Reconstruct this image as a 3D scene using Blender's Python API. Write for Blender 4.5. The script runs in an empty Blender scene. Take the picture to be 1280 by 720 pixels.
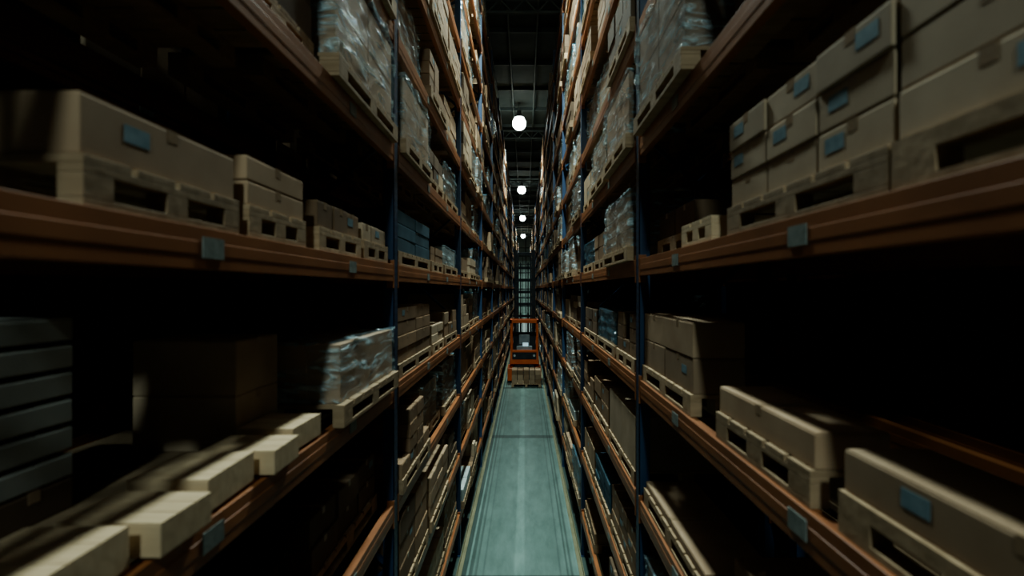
import bpy, bmesh, math, random
from mathutils import Vector, noise, Matrix
random.seed(7)
R=random.Random(11)
scene=bpy.context.scene
COL=scene.collection
H=3.96
FX={-1:-0.96,1:0.84}
F=600.0
def proj(x,y,z):
    return 656+F*x/y, 362-F*(z-H)/y

# ---------------------------------------------------------------- materials
def nt(name):
    m=bpy.data.materials.new(name); m.use_nodes=True
    t=m.node_tree; b=t.nodes['Principled BSDF']
    return m,t,b
def N(t,typ,**kw):
    n=t.nodes.new(typ)
    for k,v in kw.items(): setattr(n,k,v)
    return n
def noisy(name,c1,c2,scale=6,rough=.8,stretch=(1,1,1),metal=0,bump=.1,detail=5,rand=.0,spec=.3):
    m,t,b=nt(name); L=t.links
    g=N(t,'ShaderNodeNewGeometry'); mp=N(t,'ShaderNodeMapping'); mp.inputs['Scale'].default_value=stretch
    L.new(g.outputs['Position'],mp.inputs[0])
    n=N(t,'ShaderNodeTexNoise'); n.inputs['Scale'].default_value=scale; n.inputs['Detail'].default_value=detail
    L.new(mp.outputs[0],n.inputs['Vector'])
    r=N(t,'ShaderNodeValToRGB'); r.color_ramp.elements[0].position=.3; r.color_ramp.elements[1].position=.7
    r.color_ramp.elements[0].color=(*c1,1); r.color_ramp.elements[1].color=(*c2,1)
    L.new(n.outputs['Fac'],r.inputs[0])
    out=r.outputs[0]
    if rand>0:
        oi=N(t,'ShaderNodeObjectInfo'); mr=N(t,'ShaderNodeMapRange')
        mr.inputs['To Min'].default_value=1-rand; mr.inputs['To Max'].default_value=1+rand*.6
        L.new(oi.outputs['Random'],mr.inputs['Value'])
        hs=N(t,'ShaderNodeHueSaturation'); L.new(mr.outputs[0],hs.inputs['Value']); L.new(out,hs.inputs['Color']); out=hs.outputs[0]
    L.new(out,b.inputs['Base Color'])
    b.inputs['Roughness'].default_value=rough; b.inputs['Metallic'].default_value=metal
    b.inputs['Specular IOR Level'].default_value=spec
    if bump>0:
        bp=N(t,'ShaderNodeBump'); bp.inputs['Strength'].default_value=bump; bp.inputs['Distance'].default_value=.01
        L.new(n.outputs['Fac'],bp.inputs['Height']); L.new(bp.outputs[0],b.inputs['Normal'])
    return m
def emis(name,c,s):
    m,t,b=nt(name); b.inputs['Base Color'].default_value=(*c,1)
    b.inputs['Emission Color'].default_value=(*c,1); b.inputs['Emission Strength'].default_value=s
    return m
CB=[noisy('cardboard_tan',(.30,.20,.125),(.39,.275,.18),5,rand=.3),
    noisy('cardboard_brown',(.21,.13,.075),(.28,.18,.108),5,rand=.3),
    noisy('cardboard_pale',(.37,.275,.185),(.47,.36,.255),5,rand=.2),
    noisy('cardboard_dark',(.11,.072,.044),(.16,.107,.068),5,rand=.3),
    noisy('carton_grey_white',(.30,.33,.32),(.40,.43,.42),5,rand=.25),
    noisy('carton_blue_grey',(.035,.075,.105),(.06,.12,.155),5,rand=.2)]
M_wood=noisy('pallet_wood',(.29,.20,.12),(.42,.30,.19),4,stretch=(1,6,6),rand=.25,bump=.2)
M_palewood=noisy('pale_wood',(.50,.37,.235),(.58,.44,.29),5,stretch=(1,8,4),bump=.15,rand=.15)
M_dull=noisy('dull_grey_carton',(.22,.225,.205),(.30,.31,.285),5,rand=.1)
M_tape=noisy('packing_tape',(.26,.18,.11),(.32,.22,.145),8,rough=.3,spec=.5,bump=0)
M_label=noisy('label_blue',(.12,.20,.235),(.21,.30,.34),30,rough=.5,bump=0)
M_tag=noisy('tag_paper',(.16,.185,.17),(.26,.29,.27),40,rough=.5,bump=0)
M_orange=noisy('rack_orange_paint',(.20,.073,.027),(.31,.118,.045),3,rough=.42,spec=.6,bump=.05)
M_truck=noisy('truck_orange_paint',(.60,.12,.03),(.70,.155,.04),3,rough=.35,spec=.5,bump=0)
M_steel=noisy('dark_steel',(.03,.04,.05),(.06,.07,.08),4,rough=.4,metal=.4,bump=.05)
M_rail=noisy('guide_rail_steel',(.20,.19,.12),(.28,.26,.17),4,rough=.4,metal=.2,bump=.05)
M_grey=noisy('grey_console',(.22,.27,.29),(.32,.37,.39),4,rough=.5)
M_black=noisy('black_rubber',(.015,.015,.016),(.03,.03,.03),8,rough=.7)
M_ceil=noisy('ceiling_sheet',(.055,.072,.068),(.085,.105,.10),1.5,rough=.8)
M_ceilbeam=noisy('ceiling_steel',(.08,.10,.095),(.11,.135,.13),1.5,rough=.6)
M_wall=noisy('wall_dark_panel',(.012,.015,.016),(.02,.023,.024),1,rough=.9)
M_endwall=noisy('wall_end_panel',(.24,.31,.28),(.34,.42,.38),.6,rough=.8)
M_girt=noisy('end_wall_steel',(.07,.09,.09),(.11,.13,.13),2,rough=.6)
M_lampbody=noisy('lamp_housing',(.20,.21,.21),(.3,.31,.31),4,rough=.4,metal=.5)
M_emit=emis('lamp_glow',(.88,1,.95),14)
M_screen=emis('console_glow',(.6,.9,1),.5)
M_head=noisy('headlight_glass',(.5,.55,.55),(.6,.65,.65),4,rough=.2)
def mk_post():
    m,t,b=nt('rack_blue_paint'); L=t.links
    tc=N(t,'ShaderNodeTexCoord'); sp=N(t,'ShaderNodeSeparateXYZ'); L.new(tc.outputs['Object'],sp.inputs[0])
    def mt(op,a,bv=None):
        n=N(t,'ShaderNodeMath',operation=op)
        for i,v in enumerate((a,bv)):
            if v is None: continue
            if isinstance(v,(int,float)): n.inputs[i].default_value=v
            else: L.new(v,n.inputs[i])
        return n.outputs[0]
    z=mt('MULTIPLY',sp.outputs['Z'],20.0); fz=mt('FRACT',z); dz=mt('ABSOLUTE',mt('SUBTRACT',fz,.5)); inz=mt('LESS_THAN',dz,.22)
    ay=mt('ABSOLUTE',sp.outputs['Y']); dy=mt('ABSOLUTE',mt('SUBTRACT',ay,.024)); iny=mt('LESS_THAN',dy,.007)
    h=mt('MULTIPLY',inz,iny)
    mx=N(t,'ShaderNodeMix',data_type='RGBA'); L.new(h,mx.inputs['Factor'])
    n=N(t,'ShaderNodeTexNoise'); n.inputs['Scale'].default_value=3; L.new(tc.outputs['Object'],n.inputs['Vector'])
    r=N(t,'ShaderNodeValToRGB'); r.color_ramp.elements[0].color=(.014,.035,.08,1); r.color_ramp.elements[1].color=(.026,.06,.12,1); L.new(n.outputs['Fac'],r.inputs[0])
    L.new(r.outputs[0],mx.inputs['A']); mx.inputs['B'].default_value=(.003,.004,.006,1)
    L.new(mx.outputs['Result'],b.inputs['Base Color']); b.inputs['Roughness'].default_value=.45
    return m
M_post=mk_post()
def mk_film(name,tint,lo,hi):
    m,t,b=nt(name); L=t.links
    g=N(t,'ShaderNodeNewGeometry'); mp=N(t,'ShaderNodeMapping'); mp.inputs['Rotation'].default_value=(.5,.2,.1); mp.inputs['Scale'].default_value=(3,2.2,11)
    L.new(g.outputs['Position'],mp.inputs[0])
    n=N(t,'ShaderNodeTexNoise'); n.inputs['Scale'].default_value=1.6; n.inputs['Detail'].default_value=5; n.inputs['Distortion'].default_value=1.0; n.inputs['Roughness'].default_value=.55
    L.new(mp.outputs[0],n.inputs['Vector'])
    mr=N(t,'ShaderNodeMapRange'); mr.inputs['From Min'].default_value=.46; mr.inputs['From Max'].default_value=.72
    mr.inputs['To Min'].default_value=lo; mr.inputs['To Max'].default_value=hi  # streaky film opacity; the pale streaks also stand in for glossy highlights
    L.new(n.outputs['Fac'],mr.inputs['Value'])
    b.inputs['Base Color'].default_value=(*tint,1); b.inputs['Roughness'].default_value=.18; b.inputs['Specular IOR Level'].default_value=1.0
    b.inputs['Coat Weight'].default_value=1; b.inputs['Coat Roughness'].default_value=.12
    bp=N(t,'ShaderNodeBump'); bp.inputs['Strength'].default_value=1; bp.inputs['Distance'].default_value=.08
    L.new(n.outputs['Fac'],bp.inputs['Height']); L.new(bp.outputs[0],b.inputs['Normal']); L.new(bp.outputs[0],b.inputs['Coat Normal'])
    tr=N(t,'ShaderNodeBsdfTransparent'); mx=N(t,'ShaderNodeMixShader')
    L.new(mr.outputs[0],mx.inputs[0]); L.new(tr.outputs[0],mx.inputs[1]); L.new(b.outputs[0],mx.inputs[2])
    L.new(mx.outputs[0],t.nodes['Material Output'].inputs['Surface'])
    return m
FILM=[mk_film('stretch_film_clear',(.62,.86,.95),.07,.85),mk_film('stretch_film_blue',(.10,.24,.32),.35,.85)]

# ---------------------------------------------------------------- mesh helpers
class Acc:
    def __init__(s): s.v=[];s.f=[];s.m=[]
    def box(s,x0,x1,y0,y1,z0,z1,mi=0,rot=0,c=None):
        if x0>x1:x0,x1=x1,x0
        if y0>y1:y0,y1=y1,y0
        n=len(s.v)
        P=[(x0,y0,z0),(x1,y0,z0),(x1,y1,z0),(x0,y1,z0),(x0,y0,z1),(x1,y0,z1),(x1,y1,z1),(x0,y1,z1)]
        if rot:
            cx,cy=(x0+x1)/2,(y0+y1)/2; ca,sa=math.cos(rot),math.sin(rot)
            P=[(cx+(x-cx)*ca-(y-cy)*sa,cy+(x-cx)*sa+(y-cy)*ca,z) for x,y,z in P]
        s.v+=P
        for q in ((3,2,1,0),(4,5,6,7),(0,1,5,4),(1,2,6,5),(2,3,7,6),(3,0,4,7)):
            s.f.append(tuple(n+i for i in q)); s.m.append(mi)
    def strut(s,a,b,w,mi=0):
        a=Vector(a);b=Vector(b);d=(b-a).normalized()
        u=d.cross(Vector((0,0,1)))
        if u.length<.01:u=Vector((1,0,0))
        u.normalize();v=d.cross(u)
        n=len(s.v)
        for p in (a,b):
            for i,j in ((-1,-1),(1,-1),(1,1),(-1,1)): s.v.append(tuple(p+u*i*w/2+v*j*w/2))
        for q in ((3,2,1,0),(4,5,6,7),(0,1,5,4),(1,2,6,5),(2,3,7,6),(3,0,4,7)):
            s.f.append(tuple(n+i for i in q)); s.m.append(mi)
    def cyl(s,c,r,h,axis='z',n=20,mi=0,r2=None):
        r2=r if r2 is None else r2
        k=len(s.v)
        for e,rr in ((0,r),(1,r2)):
            for i in range(n):
                a=2*math.pi*i/n; p,q=rr*math.cos(a),rr*math.sin(a); o=e*h
                if axis=='z': s.v.append((c[0]+p,c[1]+q,c[2]+o))
                elif axis=='x': s.v.append((c[0]+o,c[1]+p,c[2]+q))
                else: s.v.append((c[0]+q,c[1]+o,c[2]+p))
        for i in range(n):
            j=(i+1)%n; s.f.append((k+i,k+j,k+n+j,k+n+i)); s.m.append(mi)
        s.f.append(tuple(k+n-1-i for i in range(n)));s.m.append(mi)
        s.f.append(tuple(k+n+i for i in range(n)));s.m.append(mi)
    def mesh(s,name,mats,bevel=0):
        me=bpy.data.meshes.new(name); me.from_pydata(s.v,[],s.f); 
        for m in mats: me.materials.append(m)
        me.polygons.foreach_set('material_index',s.m); me.update()
        if bevel:
            bm=bmesh.new(); bm.from_mesh(me)
            bmesh.ops.bevel(bm,geom=bm.edges[:],offset=bevel,segments=2,affect='EDGES',clamp_overlap=True,profile=.5)
            bm.to_mesh(me); bm.free()
        return me
def obj(name,me,loc=(0,0,0),parent=None,**p):
    o=bpy.data.objects.new(name,me); COL.objects.link(o); o.location=loc
    if parent: o.parent=parent
    for k,v in p.items(): o[k]=v
    return o

# ---------------------------------------------------------------- setting
Y0,Y1=-9.0,82.0; XW=9.5; ZC=12.95
def mk_floor():
    m,t,b=nt('concrete_floor'); L=t.links
    g=N(t,'ShaderNodeNewGeometry'); sp=N(t,'ShaderNodeSeparateXYZ'); L.new(g.outputs['Position'],sp.inputs[0])
    n=N(t,'ShaderNodeTexNoise'); n.inputs['Scale'].default_value=2.2; n.inputs['Detail'].default_value=10; n.inputs['Roughness'].default_value=.7
    mp=N(t,'ShaderNodeMapping'); mp.inputs['Scale'].default_value=(2,.6,1); L.new(g.outputs['Position'],mp.inputs[0]); L.new(mp.outputs[0],n.inputs['Vector'])
    r=N(t,'ShaderNodeValToRGB'); r.color_ramp.elements[0].position=.3; r.color_ramp.elements[1].position=.7
    r.color_ramp.elements[0].color=(.105,.165,.147,1); r.color_ramp.elements[1].color=(.19,.27,.245,1); L.new(n.outputs['Fac'],r.inputs[0])
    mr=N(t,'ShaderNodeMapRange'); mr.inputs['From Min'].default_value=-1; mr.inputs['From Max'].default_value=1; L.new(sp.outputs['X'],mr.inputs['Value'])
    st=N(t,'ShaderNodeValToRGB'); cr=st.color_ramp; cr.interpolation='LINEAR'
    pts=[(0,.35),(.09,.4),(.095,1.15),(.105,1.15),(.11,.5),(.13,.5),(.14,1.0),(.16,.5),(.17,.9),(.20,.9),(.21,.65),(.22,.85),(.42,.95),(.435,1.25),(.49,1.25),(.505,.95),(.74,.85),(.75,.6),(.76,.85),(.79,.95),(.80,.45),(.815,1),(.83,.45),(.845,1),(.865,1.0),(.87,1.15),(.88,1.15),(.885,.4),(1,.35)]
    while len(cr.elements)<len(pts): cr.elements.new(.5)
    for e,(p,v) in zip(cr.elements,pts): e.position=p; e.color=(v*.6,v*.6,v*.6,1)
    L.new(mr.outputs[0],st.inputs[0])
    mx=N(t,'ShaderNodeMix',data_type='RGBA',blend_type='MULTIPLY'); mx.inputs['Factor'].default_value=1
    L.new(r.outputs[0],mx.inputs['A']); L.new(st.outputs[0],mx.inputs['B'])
    d=N(t,'ShaderNodeMath',operation='DIVIDE'); L.new(sp.outputs['Y'],d.inputs[0]); d.inputs[1].default_value=6.4
    fr=N(t,'ShaderNodeMath',operation='FRACT'); L.new(d.outputs[0],fr.inputs[0])
    lt=N(t,'ShaderNodeMath',operation='LESS_THAN'); L.new(fr.outputs[0],lt.inputs[0]); lt.inputs[1].default_value=.04
    sc=N(t,'ShaderNodeMix',data_type='RGBA',blend_type='MULTIPLY'); L.new(lt.outputs[0],sc.inputs['Factor'])
    L.new(mx.outputs['Result'],sc.inputs['A']); sc.inputs['B'].default_value=(.5,.5,.5,1)  # dark cross seams, also a shadow across the aisle painted into the floor colour
    up=N(t,'ShaderNodeMix',data_type='RGBA',blend_type='MULTIPLY'); up.inputs['Factor'].default_value=1
    L.new(sc.outputs['Result'],up.inputs['A']); up.inputs['B'].default_value=(1.6,1.6,1.6,1)
    L.new(up.outputs['Result'],b.inputs['Base Color']); b.inputs['Roughness'].default_value=.36; b.inputs['Specular IOR Level'].default_value=.5
    return m
M_floor=mk_floor()
a=Acc(); a.box(-XW,XW,Y0,Y1,-.1,0); obj('floor',a.mesh('floor',[M_floor]),kind='structure')
a=Acc(); a.box(-XW,XW,Y0,Y1,ZC,ZC+.1); obj('ceiling',a.mesh('ceiling',[M_ceil]),kind='structure')
for nm,bx in (('wall_left',(-XW-.1,-XW,Y0,Y1)),('wall_right',(XW,XW+.1,Y0,Y1)),('wall_back',(-XW,XW,Y1,Y1+.1)),('wall_front',(-XW,XW,Y0-.1,Y0))):
    a=Acc(); a.box(*bx,0,ZC); obj(nm,a.mesh(nm,[M_endwall if nm=='wall_back' else M_wall]),kind='structure')
pur=Acc(); pur.box(-XW+.01,XW-.01,-.04,.04,-.16,0); pm=pur.mesh('trim',[M_ceilbeam])
i=1
y=4.5
while y<Y1-1:
    obj('trim_%d'%i,pm,(0,y,ZC-.001),kind='structure'); i+=1; y+=2.4
lon=Acc(); lon.box(-.05,.05,Y0+.1,Y1-.1,-.30,-.162); lm=lon.mesh('trim',[M_ceilbeam])
for x in (-1.25,1.15): obj('trim_%d'%i,lm,(x,0,ZC),kind='structure'); i+=1
for z in (1.2,2.6,4.0,5.4,6.8,8.2,9.6,11.0):
    a=Acc(); a.box(-4,4,Y1-.16,Y1-.002,z,z+.16); obj('trim_%d'%i,a.mesh('trim',[M_girt]),kind='structure'); i+=1
for x in (-1.2,.15,1.4):
    a=Acc(); a.box(x-.09,x+.09,Y1-.34,Y1-.17,0,12.6); obj('trim_%d'%i,a.mesh('trim',[M_girt]),kind='structure'); i+=1
pp=Acc(); pp.cyl((0,Y0+.1,0),.04,Y1-Y0-.2,'y',12); pipm=pp.mesh('pipe',[M_ceilbeam])
for x in (-.55,.42): obj('sprinkler_pipe',pipm,(x,0,ZC-.205),label='long grey steel sprinkler pipe running under the ceiling',category='pipe',group='ceiling pipes')
def truss_mesh():
    t=Acc(); t.box(-4.6,4.6,-.05,.05,-.38,-.31); t.box(-4.6,4.6,-.05,.05,-.78,-.72)
    n=12
    for k in range(n):
        x0=-4.5+9*k/n;x1=-4.5+9*(k+1)/n;xm=(x0+x1)/2
        t.strut((x0,0,-.36),(xm,0,-.74),.04); t.strut((xm,0,-.74),(x1,0,-.36),.04)
    return t.mesh('roof_truss',[M_ceilbeam])
tm=truss_mesh()
for k in range(6):
    obj('roof_truss',tm,(0,14.4+k*12.0,ZC+.07),label='grey steel lattice roof truss spanning below the ceiling',category='roof truss',group='roof trusses')

# ---------------------------------------------------------------- racks
S=3.6; YP=3.576; NB=20
LV=[-3.328,-2.452,-1.576,-.70,.186,1.062,1.938,2.814,3.69,4.566,5.442,6.318]
def levels(s): return [H+l+(.04 if s>0 else 0) for l in LV]
RD=1.0; TOP=H+7.15; BH=.125
def upright_mesh(s):
    a=Acc()
    for x in (0,1):
        wx=s*(.0 if x==0 else RD)
        inn=s*(.08 if x==0 else RD-.08)
        a.box(wx,wx+(s*.006 if x==0 else -s*.006),-.05,.05,0,TOP)
        a.box(wx,inn,-.05,-.044,0,TOP); a.box(wx,inn,.044,.05,0,TOP)
        a.box(min(wx,inn)-.01,max(wx,inn)+.01,-.07,.07,0.0,.012)
    z=.3;k=0
    while z<TOP-.9:
        p=(s*.05,0,z) if k%2==0 else (s*(RD-.05),0,z); q=(s*(RD-.05),0,z+.8) if k%2==0 else (s*.05,0,z+.8)
        a.strut(p,q,.03); z+=.8;k+=1
    return a.mesh('rack_upright',[M_post])
beam=Acc(); L_=S-.11
beam.box(0,.045,-L_/2,L_/2,-BH,0); beam.box(-.002,.047,-L_/2,L_/2,-BH*.66,-BH*.34)
for e in (-1,1): beam.box(-.006,.05,e*L_/2-.012*(e>0),e*L_/2+.012*(e<0),-BH-.05,.03)
bm_near=beam.mesh('shelf_beam',[M_orange],bevel=.002)
tag=Acc(); tag.box(-.003,.0,-.05,.05,-.032,.032); tagm=tag.mesh('shelf_tag',[M_tag])
def mkrack(s,x0,cap,label,nb=NB,k0=-1):
    root=obj('pallet_rack',None,(x0,YP,0),label=label,category='pallet rack')
    um=upright_mesh(s)
    for k in range(k0,nb+1):
        obj('rack_upright',um,(0,k*S,0),root)
    sp=[]
    for k in range(k0,nb):
        yc=k*S+S/2
        for z in levels(s):
            for d in (0,RD-.045):
                wy=YP+yc; x=x0+s*d
                px,py=proj(x,max(wy,1.2),z)
                vis=(-300<py<1000) and wy>0
                sp.append(((4 if vis else 0)/(max(wy,.5))*(1 if d==0 else .6),d,yc,z))
    sp.sort(reverse=True,key=lambda q:q[0])
    for q in sp[:cap]:
        _,d,yc,z=q
        xx=s*d if s>0 else -(d+.045)
        b=obj('shelf_beam',bm_near,(xx,yc,z),root)
        if d==0 and YP+yc<9:
            for ty in ((-.6,.55) if YP+yc>2 else (-.3,.9)):
                obj('shelf_tag',tagm,(-.002 if s>0 else .047+.003,ty,-.06),b,label='pale blue-green paper location tag')
    a=Acc()
    for q in sp[cap:]:
        _,d,yc,z=q
        xx=s*d if s>0 else -(d+.045)
        a.box(xx,xx+.045,yc-L_/2,yc+L_/2,z-BH,z)
    if a.v:
        obj('shelf_beam',a.mesh('shelf_beam_far',[M_orange]),(0,0,0),root,kind='stuff')
    return root
mkrack(-1,FX[-1],98,'tall blue and orange pallet rack lining the aisle, loaded with cartons')
mkrack(1,FX[1],98,'tall blue and orange pallet rack facing the aisle, full of boxes')
XB={-1:FX[-1]-RD-.15,1:FX[1]+RD+.15}
mkrack(-1,XB[-1],40,'unlit blue and orange pallet rack behind the aisle rack',nb=12)
mkrack(1,XB[1],40,'unlit blue and orange pallet rack behind the loaded rack',nb=12)

# ---------------------------------------------------------------- load specs
BOX=[];PAL=[];WRP=[]
PH=.115
def metric(cx,cy,cz,size):
    if cy<.55: return 0
    px,py=proj(cx,cy,cz)
    if px<-120 or px>1400 or py<-60 or py>800: return 0
    return size/cy
def load(s,x0,zb,y0,y1,kind,h=.4,rows=2,cols=2,d0=.015,depth=.85,mat=None,pallet=True,lab=.35,tint=0,w=1,nd=1,jit=.01):
    X0=x0+s*d0; X1=x0+s*(d0+depth); 
    z=zb+.001
    if pallet:
        PAL.append(dict(x=(X0+X1)/2,y=(y0+y1)/2,z=z,dx=depth,dy=y1-y0,m=metric(X0,(y0+y1)/2,z,(y1-y0))*w,pale=(pallet=='pale')))
        z+=PH+.001
    if kind=='empty': return
    if kind=='wrap':
        WRP.append(dict(x=(X0+X1)/2,y=(y0+y1)/2,z=z,dx=depth-.04,dy=y1-y0-.05,dz=h,m=metric(X0,(y0+y1)/2,z,(y1-y0))*w,tint=tint,mat=R.choice([0,1,1,2,3]) if mat is None else mat,rows=rows))
        return
    mt=R.choice([0,0,1,1,2,3,3]) if mat is None else mat
    cy=(y1-y0)/cols; cz=h/rows
    for c in range(cols):
        hh=rows
        if kind=='mixed':
            hh=R.randint(1,rows)
        zz=z
        for r in range(hh):
            m2=mt if R.random()<.85 or mat is not None else R.choice([0,1,2,3])
            for q in range(nd):
                dd=(depth-.03)/nd
                ix=R.uniform(0,.012)
                xa=X0+s*(q*dd+ix+.008); xb=X0+s*((q+1)*dd-.004)
                BOX.append(dict(x=(xa+xb)/2,y=y0+cy*(c+.5),z=zz,dx=abs(xb-xa),dy=cy-.006-R.uniform(0,jit),dz=cz-.003,
                    m=metric(X0,y0+cy*(c+.5),zz,(cy+cz))*w*(1 if q==0 else .3),mat=m2,lab=(q==0 and R.random()<lab),s=s,rot=R.uniform(-.004,.004)))
            zz+=cz
Z={-1:levels(-1),1:levels(1)}
A_=4;B_=3;C_=2;U1=5;U2=6
l=FX[-1]; r=FX[1]
used=set()
def near(s,lv,*a,**k):
    used.add((s,lv,0)); load(s,FX[s],Z[s][lv],*a,**k)
def next1(s,lv,*a,**k):
    used.add((s,lv,1)); load(s,FX[s],Z[s][lv],*a,**k)
# left level A (near bay)
near(-1,A_,1.06,1.64,'stack',h=.145,rows=1,cols=1,mat=0,lab=1,depth=.5)
near(-1,A_,1.70,2.14,'stack',h=.18,rows=2,cols=1,mat=0,lab=.6,depth=.5)
near(-1,A_,2.28,2.86,'mixed',h=.13,rows=1,cols=3,mat=1,lab=.3)
near(-1,A_,2.92,3.42,'mixed',h=.11,rows=1,cols=3,mat=2,lab=.3)
next1(-1,A_,3.70,4.95,'stack',h=.33,rows=3,cols=2,mat=5,lab=.2)
next1(-1,A_,5.05,5.75,'stack',h=.16,rows=2,cols=3,mat=1)
next1(-1,A_,5.85,6.95,'wrap',h=.24,rows=2,tint=0,mat=4)
# left U1
near(-1,U1,.4,1.5,'stack',h=.4,rows=2,cols=2,mat=3,d0=.1,depth=.75)
near(-1,U1,1.65,2.3,'stack',h=.34,rows=2,cols=2,mat=3,d0=.05)
near(-1,U1,2.38,3.48,'wrap',h=.56,rows=2,tint=0,mat=0,d0=-.04)
next1(-1,U1,3.72,4.8,'wrap',h=.5,rows=3,tint=0,mat=0,d0=-.04)
next1(-1,U1,4.9,5.8,'stack',h=.3,rows=2,cols=3)
next1(-1,U1,5.9,7.0,'wrap',h=.4,rows=2,tint=0,mat=3)
# left B
dk=Acc(); dk.box(-.44,.44,-1.15,1.15,-.012,0)
obj('shelf_panel',dk.mesh('shelf_panel',[noisy('chipboard',(.12,.085,.05),(.17,.12,.075),20)],bevel=.002),(l-.55,1.2,Z[-1][B_]+.013),label='flat brown chipboard shelf panel resting on orange beams',category='shelf panel')
used.add((-1,B_,0))
near(-1,B_,2.42,3.46,'wrap',h=.31,rows=2,tint=0,mat=0,d0=-.05,depth=.42)
LOW=[(.64,.89,.10),(.93,1.18,.105),(1.225,1.42,.09),(1.46,1.725,.105),(1.77,1.97,.09),(2.02,2.28,.10)]
for j,(ya,yb,hh) in enumerate(LOW):
    xa=l+.035-.045*(j%2); xb=l-.24-.015*(j%2)
    BOX.append(dict(x=(xa+xb)/2,y=(ya+yb)/2,z=Z[-1][B_]+.014,dx=xa-xb,dy=yb-ya,dz=hh,m=9,mat=6,lab=False,s=-1,rot=(-.03,.035,-.02,.03,.02,-.035)[j]))
for q in range(7):
    hh=.1 if q==0 else .083; zz=Z[-1][B_]+.014+(0 if q==0 else .102+(q-1)*.085)
    BOX.append(dict(x=l-.64,y=1.40,z=zz,dx=.34,dy=.24,dz=hh-.012 if q else hh-.002,m=8,mat=3 if q==0 else 7,lab=False,s=-1,rot=R.uniform(-.02,.02)))
for q in range(2):
    BOX.append(dict(x=l-.48,y=2.2,z=Z[-1][B_]+.014+q*.235,dx=.44,dy=.34,dz=.233,m=8.5,mat=2,lab=False,s=-1,rot=R.uniform(-.003,.003)))
next1(-1,B_,3.72,5.0,'stack',h=.44,rows=4,cols=2,mat=1,lab=.3)
next1(-1,B_,5.1,5.8,'mixed',h=.2,rows=2,cols=2,mat=2)
next1(-1,B_,5.9,6.9,'mixed',h=.3,rows=2,cols=3)
# right A
near(1,A_,.25,1.12,'stack',h=.36,rows=3,cols=2,mat=2,lab=.7,depth=.5,jit=.001)
near(1,A_,1.13,2.03,'stack',h=.35,rows=3,cols=3,mat=2,lab=.8,depth=.5,jit=.001)
near(1,A_,2.2,2.62,'empty',pallet='pale')
near(1,A_,2.7,3.4,'mixed',h=.17,rows=1,cols=2,mat=3,d0=.1,depth=.75)
next1(1,A_,3.76,4.95,'wrap',h=.45,rows=3,tint=0,mat=0,d0=-.04)
next1(1,A_,5.05,5.95,'stack',h=.3,rows=2,cols=3,mat=1)
next1(1,A_,6.05,7.0,'wrap',h=.3,rows=2,tint=1,mat=5)
# right U1
near(1,U1,.5,1.5,'stack',h=.3,rows=2,cols=2,mat=3,d0=.15,depth=.7)
near(1,U1,1.6,2.3,'stack',h=.3,rows=2,cols=2,mat=3,d0=.15,depth=.7)
near(1,U1,2.4,3.45,'wrap',h=.58,rows=2,tint=0,mat=1,d0=-.06)
next1(1,U1,3.72,4.8,'wrap',h=.5,rows=3,tint=0,mat=1,d0=-.06)
next1(1,U1,4.9,5.9,'wrap',h=.42,rows=3,tint=0,mat=0,d0=-.04)
next1(1,U1,6.0,7.0,'stack',h=.35,rows=2,cols=3,mat=2)
# right B
near(1,B_,2.48,3.50,'stack',h=.375,rows=2,cols=2,mat=0,lab=.7,depth=.32,jit=.002)
near(1,B_,1.44,2.15,'stack',h=.115,rows=1,cols=1,mat=0,lab=0,depth=.28)
near(1,B_,.35,1.31,'stack',h=.115,rows=1,cols=1,mat=0,lab=1,depth=.28)
next1(1,B_,3.74,4.5,'mixed',h=.46,rows=4,cols=3,mat=1)
next1(1,B_,4.6,5.7,'wrap',h=.33,rows=2,tint=1,mat=5)
next1(1,B_,5.8,6.9,'stack',h=.3,rows=2,cols=3,mat=3)
# right C / left C
near(1,C_,2.3,3.45,'stack',h=.05,rows=1,cols=1,mat=0,lab=0,depth=.4)
near(1,C_,1.1,2.2,'stack',h=.2,rows=2,cols=2,mat=1,d0=.1,depth=.6)
next1(1,C_,3.75,4.9,'stack',h=.42,rows=1,cols=2,mat=2,lab=.4)
next1(1,C_,5.0,5.95,'stack',h=.36,rows=2,cols=2,mat=1)
next1(1,C_,6.05,7.0,'mixed',h=.4,rows=3,cols=3)
near(-1,C_,1.2,2.3,'stack',h=.15,rows=1,cols=2,mat=3,d0=.2,depth=.7)
near(-1,C_,2.4,3.45,'mixed',h=.3,rows=2,cols=3,mat=3,d0=.1,depth=.75)
next1(1,1,3.72,4.8,'stack',h=.36,rows=3,cols=3,mat=1)
next1(1,1,4.9,5.9,'stack',h=.3,rows=3,cols=3,mat=5,lab=0)
next1(1,1,6.0,7.0,'stack',h=.3,rows=1,cols=3,mat=0)
def generic(s,x0,zb,k,gap,deepdark=False):
    yb=YP-S+k*S+.08; n=3; w=(S-.16)/n
    for i in range(n):
        ya=yb+i*w+.02; yc=ya+w-R.uniform(.05,.16)
        t=R.random(); mh=gap
        d0=R.uniform(-.05,.08) if not deepdark else .05
        if t<.38: load(s,x0,zb,ya,yc,'stack',h=R.uniform(.4,1)*mh,rows=R.choice([2,3,3,4]),cols=R.choice([2,3,3]),d0=d0)
        elif t<.62: load(s,x0,zb,ya,yc,'mixed',h=R.uniform(.5,1)*mh,rows=R.choice([2,3,4]),cols=R.choice([2,3,4]),d0=d0,mat=R.choice([0,1,1,3,3,None]))
        elif t<.86: load(s,x0,zb,ya,yc,'wrap',h=R.uniform(.6,1)*mh,rows=R.choice([2,3]),tint=R.choice([0,0,0,1]),d0=d0)
        elif t<.94: load(s,x0,zb,ya,yc,'stack',h=R.uniform(.1,.2),rows=1,cols=R.choice([1,2,3]),mat=R.choice([0,1,4]),d0=d0)
        elif t<.97: load(s,x0,zb,ya,yc,'empty',d0=d0)
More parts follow.
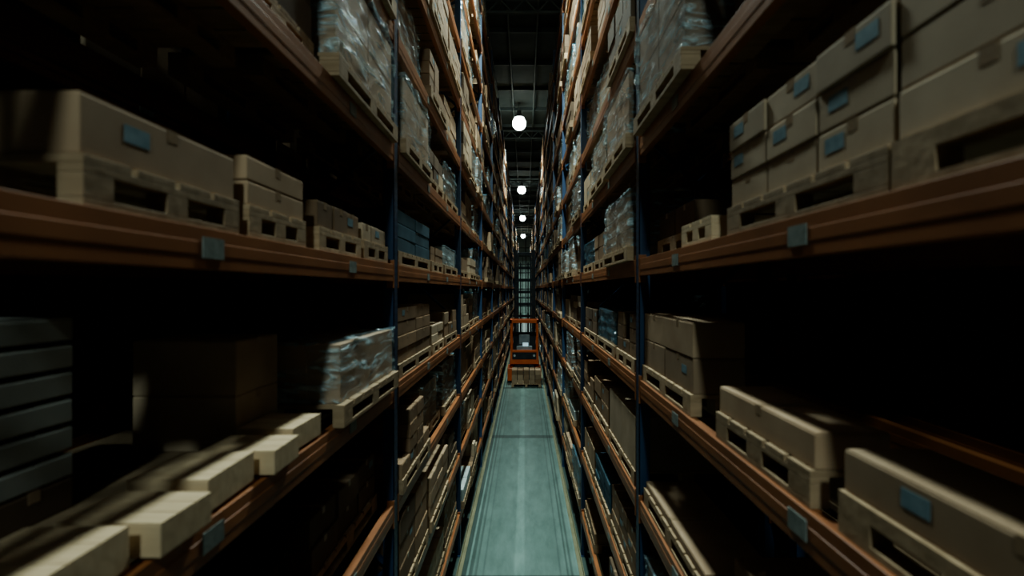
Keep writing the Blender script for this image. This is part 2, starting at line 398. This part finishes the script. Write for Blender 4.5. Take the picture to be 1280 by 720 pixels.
for s in (-1,1):
    for k in range(0,NB):
        for li in range(-1,len(LV)):
            if (s,li,k) in used: continue
            if k==0 and (li<1 or li>6): continue
            if li==-1: generic(s,FX[s]+s*.12,0.0,k,.35)
            else: generic(s,FX[s],Z[s][li],k,.6)
    for k in range(0,5):
        for li in range(1,6):
            if R.random()<.35 and (k>0 or li!=3): generic(s,XB[s],Z[s][li],k,.5,deepdark=True)
for b in BOX:
    if b['mat']<6 and abs(b['x'])>2.0: b['m']*=.05
for b in PAL+WRP:
    if abs(b['x'])>2.0: b['m']*=.05

# ---------------------------------------------------------------- instantiate boxes
BM=CB+[M_palewood,M_dull]
cache={}
def box_mesh(dx,dy,dz,mi):
    key=(round(dx,3),round(dy,3),round(dz,3),mi)
    if key in cache: return cache[key]
    a=Acc(); a.box(-dx/2,dx/2,-dy/2,dy/2,0,dz-.004)
    me=a.mesh('carton',[BM[mi]],bevel=.004)
    f=Acc()
    if mi==6:
        n=3
        for i in range(n):
            f.box(-dx/2,dx/2,-dy/2+dy*i/n+.002,-dy/2+dy*(i+1)/n-.002,dz-.006,dz)
    else:
        f.box(-dx/2+.003,dx/2-.003,-dy/2+.003,-.002,dz-.006,dz); f.box(-dx/2+.003,dx/2-.003,.002,dy/2-.003,dz-.006,dz)
    fm=f.mesh('fl',[BM[mi]])
    bm=bmesh.new(); bm.from_mesh(me); bm.from_mesh(fm); bm.to_mesh(me); bm.free()
    cache[key]=me; return me
tcache={}
def tape_mesh(dx,dz):
    key=(round(dx,3),round(dz,3))
    if key not in tcache:
        a=Acc(); a.box(-dx/2-.001,dx/2+.001,-.018,.018,dz,dz+.001)
        for e in (-1,1): a.box(e*dx/2,e*(dx/2+.0008),-.018,.018,dz-.035 if dz>.07 else dz*.3,dz+.001)
        tcache[key]=a.mesh('tape',[M_tape])
    return tcache[key]
lb=Acc(); lb.box(-.0005,.0005,-.04,.04,-.022,.022); lbm=lb.mesh('shipping_label',[M_label])
names={0:'tan cardboard box',1:'brown cardboard box',2:'pale cardboard box',3:'dark brown cardboard box',4:'grey-white carton',5:'blue-grey carton',6:'flat pale wooden plank crate',7:'flat dull grey carton'}
BOX.sort(key=lambda b:-b['m'])
IND=285
for i,b in enumerate(BOX[:IND]):
    pale=b['mat']==6
    nm='wooden_crate' if pale else 'cardboard_box'
    me=box_mesh(b['dx'],b['dy'],b['dz'],b['mat'])
    hasl=b['lab'] and b['dz']>.07
    where='lying on the shelf panel' if pale else ('on an aisle pallet' if abs(b['x'])<2 else 'on a shaded rack')
    if b['mat']==7: where='in a shaded stack on the shelf panel'
    lab=names[b['mat']]+(' with blue label ' if hasl else ' ')+where
    o=obj(nm,me,(b['x'],b['y'],b['z']),label=lab,category='crate' if pale else 'cardboard box',group='pale crates on the shelf' if pale else 'cartons stored on the racks')
    o.rotation_euler=(0,0,b['rot'])
    if b['mat'] in (0,1,2,3) and i<200:
        obj('packing_tape',tape_mesh(b['dx'],b['dz']),(0,0,0),o)
    if hasl:
        obj('shipping_label',lbm,(-b['s']*(b['dx']/2+.0008),b['dy']*R.choice([-.22,.2,.25]),b['dz']*.6),o,label='small blue printed label')
a=Acc()
for b in BOX[IND:]:
    a.box(b['x']-b['dx']/2,b['x']+b['dx']/2,b['y']-b['dy']/2,b['y']+b['dy']/2,b['z'],b['z']+b['dz'],b['mat'],rot=b['rot'])
obj('cardboard_box',a.mesh('carton_far',BM),kind='stuff',label='many brown cardboard boxes stacked on pallets along the racks',category='cardboard boxes',group='cartons stored on the racks')

# ---------------------------------------------------------------- pallets
def pallet_boxes(a,cx,cy,z,dx,dy,simple=False,mi=0):
    x0,x1=cx-dx/2,cx+dx/2; y0,y1=cy-dy/2,cy+dy/2; t=.02
    bw=.10 if dx>.6 else .06
    xs=[x0,cx-bw/2,x1-bw]; ys=[y0,cy-.06,y1-.12]
    if dy<.6: ys=[y0,cy-.04,y1-.08]
    yw=.12 if dy>=.6 else .08
    for x in (xs if not simple else (xs[0],xs[2])):
        a.box(x,x+bw,y0,y1,z,z+t,mi)
        for y in ys: a.box(x,x+bw,y,y+yw,z+t,z+PH-2*t,mi)
        if not simple: a.box(x,x+bw,y0,y1,z+PH-2*t,z+PH-t,mi)
    if simple:
        a.box(x0,x1,y0,y1,z+PH-2*t,z+PH,mi); return
    n=max(3,int(dy/.14)); g=.018; w=(dy-(n-1)*g)/n
    for i in range(n):
        yy=y0+i*(w+g); a.box(x0,x1,yy,yy+w,z+PH-t,z+PH,mi)
pc={}
PAL.sort(key=lambda b:-b['m'])
for p in PAL[:230]:
    key=(round(p['dx'],2),round(p['dy'],2),p['pale'])
    if key not in pc:
        a=Acc(); pallet_boxes(a,0,0,0,p['dx'],p['dy']); pc[key]=a.mesh('pallet',[M_palewood if p['pale'] else M_wood],bevel=.002)
    obj('wooden_pallet',pc[key],(p['x'],p['y'],p['z']),label='empty light wooden pallet on orange rack beams' if p['pale'] else 'worn wooden pallet on the orange rack beams',category='pallet',group='pallets on the racks')
a=Acc()
for p in PAL[230:]: pallet_boxes(a,p['x'],p['y'],p['z'],p['dx'],p['dy'],simple=True)
obj('wooden_pallet',a.mesh('pallet_far',[M_wood]),kind='stuff',label='many wooden pallets carrying goods along the racks',category='pallets',group='pallets on the racks')

# ---------------------------------------------------------------- wrapped loads
def film_arrays(n,seed,amp=.03):
    bm=bmesh.new(); bmesh.ops.create_cube(bm,size=1)
    bmesh.ops.subdivide_edges(bm,edges=bm.edges[:],cuts=n,use_grid_fill=True)
    for v in bm.verts:
        v.co.z+=.5
    bot=[f for f in bm.faces if f.calc_center_median().z<.001]
    bmesh.ops.delete(bm,geom=bot,context='FACES')
    bm.normal_update()
    for v in bm.verts:
        q=noise.noise(Vector((v.co.x*3+seed,v.co.y*3,v.co.z*9)))*amp+noise.noise(Vector((v.co.x*9+seed,v.co.y*9+3,v.co.z*5)))*amp*.8
        v.co.x*=1+q; v.co.y*=1+q*.7
        if v.co.z>.9: v.co.z+=abs(q)*1.2
    for f in bm.faces: f.smooth=n>5
    me=bpy.data.meshes.new('plastic_film'); bm.to_mesh(me); bm.free(); return me
filmN=[film_arrays(16,s*7.3,.045) for s in range(4)]
filmL=[film_arrays(3,s*5.1) for s in range(3)]
def body_mesh(rows,cols):
    a=Acc()
    for rr in range(rows):
        for c in range(cols):
            for q in range(2):
                a.box(-.5+q*.5+.002,-.5+(q+1)*.5-.002,-.5+c/cols+.002,-.5+(c+1)/cols-.002,rr/rows+.001,(rr+1)/rows-.003)
    return a
bodyc={}
WRP.sort(key=lambda b:-b['m'])
NW=110
for i,w in enumerate(WRP[:NW]):
    key=(w['rows'],2,w['mat'])
    if key not in bodyc:
        bodyc[key]=body_mesh(w['rows'],2).mesh('wrapped_stack',[BM[w['mat']]],bevel=.004)
    t='dark blue' if w['tint'] else 'clear shiny'
    o=obj('wrapped_carton_stack',bodyc[key],(w['x'],w['y'],w['z']),label='stack of cartons wrapped in %s stretch film'%t,category='wrapped load',group='film-wrapped loads on the racks')
    o.scale=(w['dx']-.03,w['dy']-.03,w['dz']-.01)
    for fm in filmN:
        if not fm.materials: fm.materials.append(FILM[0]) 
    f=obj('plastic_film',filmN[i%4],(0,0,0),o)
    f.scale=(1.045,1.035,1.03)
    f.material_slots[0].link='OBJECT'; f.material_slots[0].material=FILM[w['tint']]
fb=Acc(); ff=Acc()
for i,w in enumerate(WRP[NW:]):
    fb.box(w['x']-w['dx']/2+.02,w['x']+w['dx']/2-.02,w['y']-w['dy']/2+.02,w['y']+w['dy']/2-.02,w['z'],w['z']+w['dz']-.01,w['mat'])
    me=filmL[i%3]; n=len(ff.v)
    ff.v+=[(w['x']+v.co.x*w['dx'],w['y']+v.co.y*w['dy'],w['z']+v.co.z*w['dz']*1.02) for v in me.vertices]
    for p in me.polygons: ff.f.append(tuple(n+q for q in p.vertices)); ff.m.append(w['tint'])
wb=obj('wrapped_carton_stack',fb.mesh('wrapped_far',BM),kind='stuff',label='many film-wrapped carton stacks on pallets along the racks',category='wrapped loads',group='film-wrapped loads on the racks')
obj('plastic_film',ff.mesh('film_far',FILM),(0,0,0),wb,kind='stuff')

# ---------------------------------------------------------------- guide rails
for x in (FX[-1]+.05,FX[1]-.05):
    a=Acc(); a.box(-.03,.03,Y0+1,Y1-4,0,.012); a.box(-.03 if x<0 else .022,-.022 if x<0 else .03,Y0+1,Y1-4,.012,.07)
    obj('guide_rail',a.mesh('guide_rail',[M_rail]),(x,0,.001),label='low steel guide rail bolted along the concrete floor',category='guide rail',group='aisle guide rails')

# ---------------------------------------------------------------- order picking truck
TX,TY=-.02,20.55
truck=obj('lift_truck',None,(TX,TY,0),label='orange narrow-aisle lift truck with tall dark mast carrying a pallet',category='forklift')
def part(nm,a,mats,bev=.0,par=truck,loc=(0,0,0),**k): return obj(nm,a.mesh(nm,mats,bevel=bev),loc,par,**k)
a=Acc(); a.box(-.66,.66,.95,2.9,.12,.80); a.box(-.62,.62,1.6,2.8,.80,1.5); a.box(-.72,-.46,-.1,.95,.06,.62); a.box(.46,.72,-.1,.95,.06,.62)
part('chassis',a,[M_truck],.03)
for x in (-.56,.56):
    for y in (.15,2.4):
        a=Acc(); a.cyl((-.06,0,0),.16,.12,'x',24); part('wheel',a,[M_black],.01,loc=(x,y,.165))
mast=obj('mast',None,(0,1.3,0),truck)
mh=5.75
for x in (-.47,.47):
    a=Acc(); s=1 if x<0 else -1
    a.box(0,.03,-.09,.09,.3,mh); a.box(0,s*.13,-.09,-.07,.3,mh); a.box(0,s*.13,.07,.09,.3,mh); part('mast_rail',a,[M_steel],.002,mast,(x,0,0))
    a=Acc(); a.box(-.04,.04,-.06,.06,.4,mh-.15); part('inner_mast_rail',a,[M_steel],.002,mast,(x*.62,-.02,0))
    a=Acc(); a.cyl((0,0,.5),.04,2.4,'z',16); a.cyl((0,0,2.9),.025,2.3,'z',12); part('lift_cylinder',a,[M_steel],0,mast,(x*.36,.06,0))
    a=Acc(); a.box(-.012,.012,-.012,.012,1,mh-.3); part('lift_chain',a,[M_black],0,mast,(x*.18,-.06,0))
for z in (.5,2.75,3.3,3.85,4.4,4.95,5.6):
    a=Acc(); a.box(-.47,.47,-.03,.03,-.06,.06); part('mast_crossbar',a,[M_steel],.004,mast,(0,.1,z))
cab=obj('operator_cab',None,(0,0,0),truck)
a=Acc()
a.box(-.62,.62,.15,1.1,.74,.96); part('cab_floor',a,[M_truck],.015,cab)
a=Acc(); a.box(-.52,.52,.12,.17,.96,1.26); part('front_panel',a,[M_steel],.012,cab)
a=Acc(); a.box(-.51,.51,1.06,1.09,.96,2.05); part('rear_panel',a,[M_steel],.006,cab)
for x in (-.56,.56):
    for y in (.17,1.06):
        a=Acc(); a.box(-.045,.045,-.035,.035,.96,2.52); part('cab_post',a,[M_truck],.008,cab,(x,y,0))
a=Acc(); a.box(-.62,.62,.10,.18,2.52,2.66); a.box(-.62,.62,1.05,1.13,2.52,2.66); a.box(-.62,-.54,.1,1.13,2.52,2.66); a.box(.54,.62,.1,1.13,2.52,2.66)
for i in range(7): a.box(-.5+i*.16,-.47+i*.16,.15,1.08,2.56,2.60)
part('overhead_guard',a,[M_truck],.006,cab)
a=Acc(); a.box(-.52,.52,.10,.17,1.26,1.36); part('guard_bar',a,[M_truck],.004,cab)
a=Acc(); a.box(-.24,.24,.70,.98,.96,1.32); a.box(-.24,.24,.90,1.0,1.32,1.95); part('seat',a,[M_grey],.03,cab)
a=Acc(); a.box(-.34,.34,.3,.46,1.30,1.50); a.box(-.12,.12,.32,.44,.96,1.30); part('control_console',a,[M_grey],.015,cab)
a=Acc(); a.box(-.12,.12,-.004,.004,-.08,.08); part('display_screen',a,[M_screen],0,cab,(.05,.29,1.58))
a=Acc()
for k in range(20):
    a0=2*math.pi*k/20;a1=2*math.pi*(k+1)/20
    a.strut((.12*math.cos(a0),.12*math.sin(a0),0),(.12*math.cos(a1),.12*math.sin(a1),0),.02)
a.strut((-.12,0,0),(.12,0,0),.015); part('steering_wheel',a,[M_black],0,cab,(-.2,.36,1.56))
for x in (-.42,.42):
    a=Acc(); a.cyl((0,0,0),.05,.04,'y',16); part('headlight',a,[M_head],0,cab,(x,.075,1.12))
for x in (-.26,.26):
    a=Acc(); a.box(-.055,.055,-1.0,.2,.045,.085); a.box(-.055,.055,.14,.2,.085,.72); part('fork',a,[M_steel],.004,truck,(x,0,0))
a=Acc(); a.box(-.42,.42,.2,.26,.3,.42); a.box(-.42,.42,.2,.26,.60,.72); a.box(-.3,-.2,.26,.95,.3,.72); a.box(.2,.3,.26,.95,.3,.72); part('fork_carriage',a,[M_steel],.004)
a=Acc(); pallet_boxes(a,0,0,0,1.2,.82)
obj('wooden_pallet',a.mesh('pallet_t',[M_wood],bevel=.002),(TX+.08,TY-.62,.001),label='wooden pallet on the forks of the orange truck',category='pallet',group='pallets on the racks')
for q in range(3):
    for c in range(5):
        for d in range(2):
            me=box_mesh(.215,.37,.182,R.choice([0,0,1]))
            o=obj('cardboard_box',me,(TX+.08-.48+c*.24,TY-.82+d*.4,PH+.004+q*.185),label='small tan cardboard box stacked on the truck pallet',category='cardboard box',group='cartons on the truck pallet')
            if d==0: obj('packing_tape',tape_mesh(.215,.182),(0,0,0),o)

# ---------------------------------------------------------------- lamps
LZ=H+8.3
shell=Acc()
shell.cyl((0,0,.0),.26,.12,'z',32,r2=.12); shell.cyl((0,0,.12),.11,.2,'z',24)
shm=shell.mesh('lamp_housing',[M_lampbody])
bm=bmesh.new(); bmesh.ops.create_uvsphere(bm,u_segments=32,v_segments=20,radius=.33)
for f in bm.faces: f.smooth=True
for v in bm.verts: v.co.z-=.27
dfm=bpy.data.meshes.new('lamp_diffuser'); bm.to_mesh(dfm); bm.free(); dfm.materials.append(M_emit)
rod=Acc(); rod.cyl((0,0,.32),.012,ZC-LZ-.32,'z',8); rdm=rod.mesh('hanging_rod',[M_lampbody])
def lamp(x,y,p,spread=120):
    rt=obj('high_bay_lamp',shm,(x,y,LZ),label='round bright high-bay lamp hanging from the ceiling',category='ceiling lamp',group='high-bay lamps over the aisle')
    obj('lamp_diffuser',dfm,(0,0,0),rt); obj('hanging_rod',rdm,(0,0,0),rt)
    d=bpy.data.lights.new('l','AREA'); d.shape='DISK'; d.size=.6; d.energy=p; d.color=(.80,1,.95); d.spread=math.radians(spread)
    o=bpy.data.objects.new('lamp_light',d); o.location=(x,y,LZ-.62); COL.objects.link(o)
for x,y,p,sd in ((-.1,-6.5,720,150),(-.1,7.4,860,145),(-.27,23.2,440,105),(-.25,38.7,400,105),(-.25,54.0,420,110),(-.25,72,1500,150)): lamp(x,y,p,sd)
w=bpy.data.worlds.new('World'); scene.world=w; w.use_nodes=True
w.node_tree.nodes['Background'].inputs[0].default_value=(.02,.05,.06,1); w.node_tree.nodes['Background'].inputs[1].default_value=.2
try: scene.view_settings.look='AgX - Medium High Contrast'
except Exception as e: print(e)

# ---------------------------------------------------------------- camera
cd=bpy.data.cameras.new('cam'); cam=bpy.data.objects.new('camera',cd); COL.objects.link(cam)
cam.location=(0,0,H); cam.rotation_euler=(math.pi/2,0,0)
cd.sensor_width=36; cd.lens=F/1280*36; cd.shift_x=-16/1280; cd.shift_y=2/1280; cd.clip_start=.05; cd.clip_end=300
cd.dof.use_dof=True; cd.dof.focus_distance=16; cd.dof.aperture_fstop=1.4
scene.camera=cam
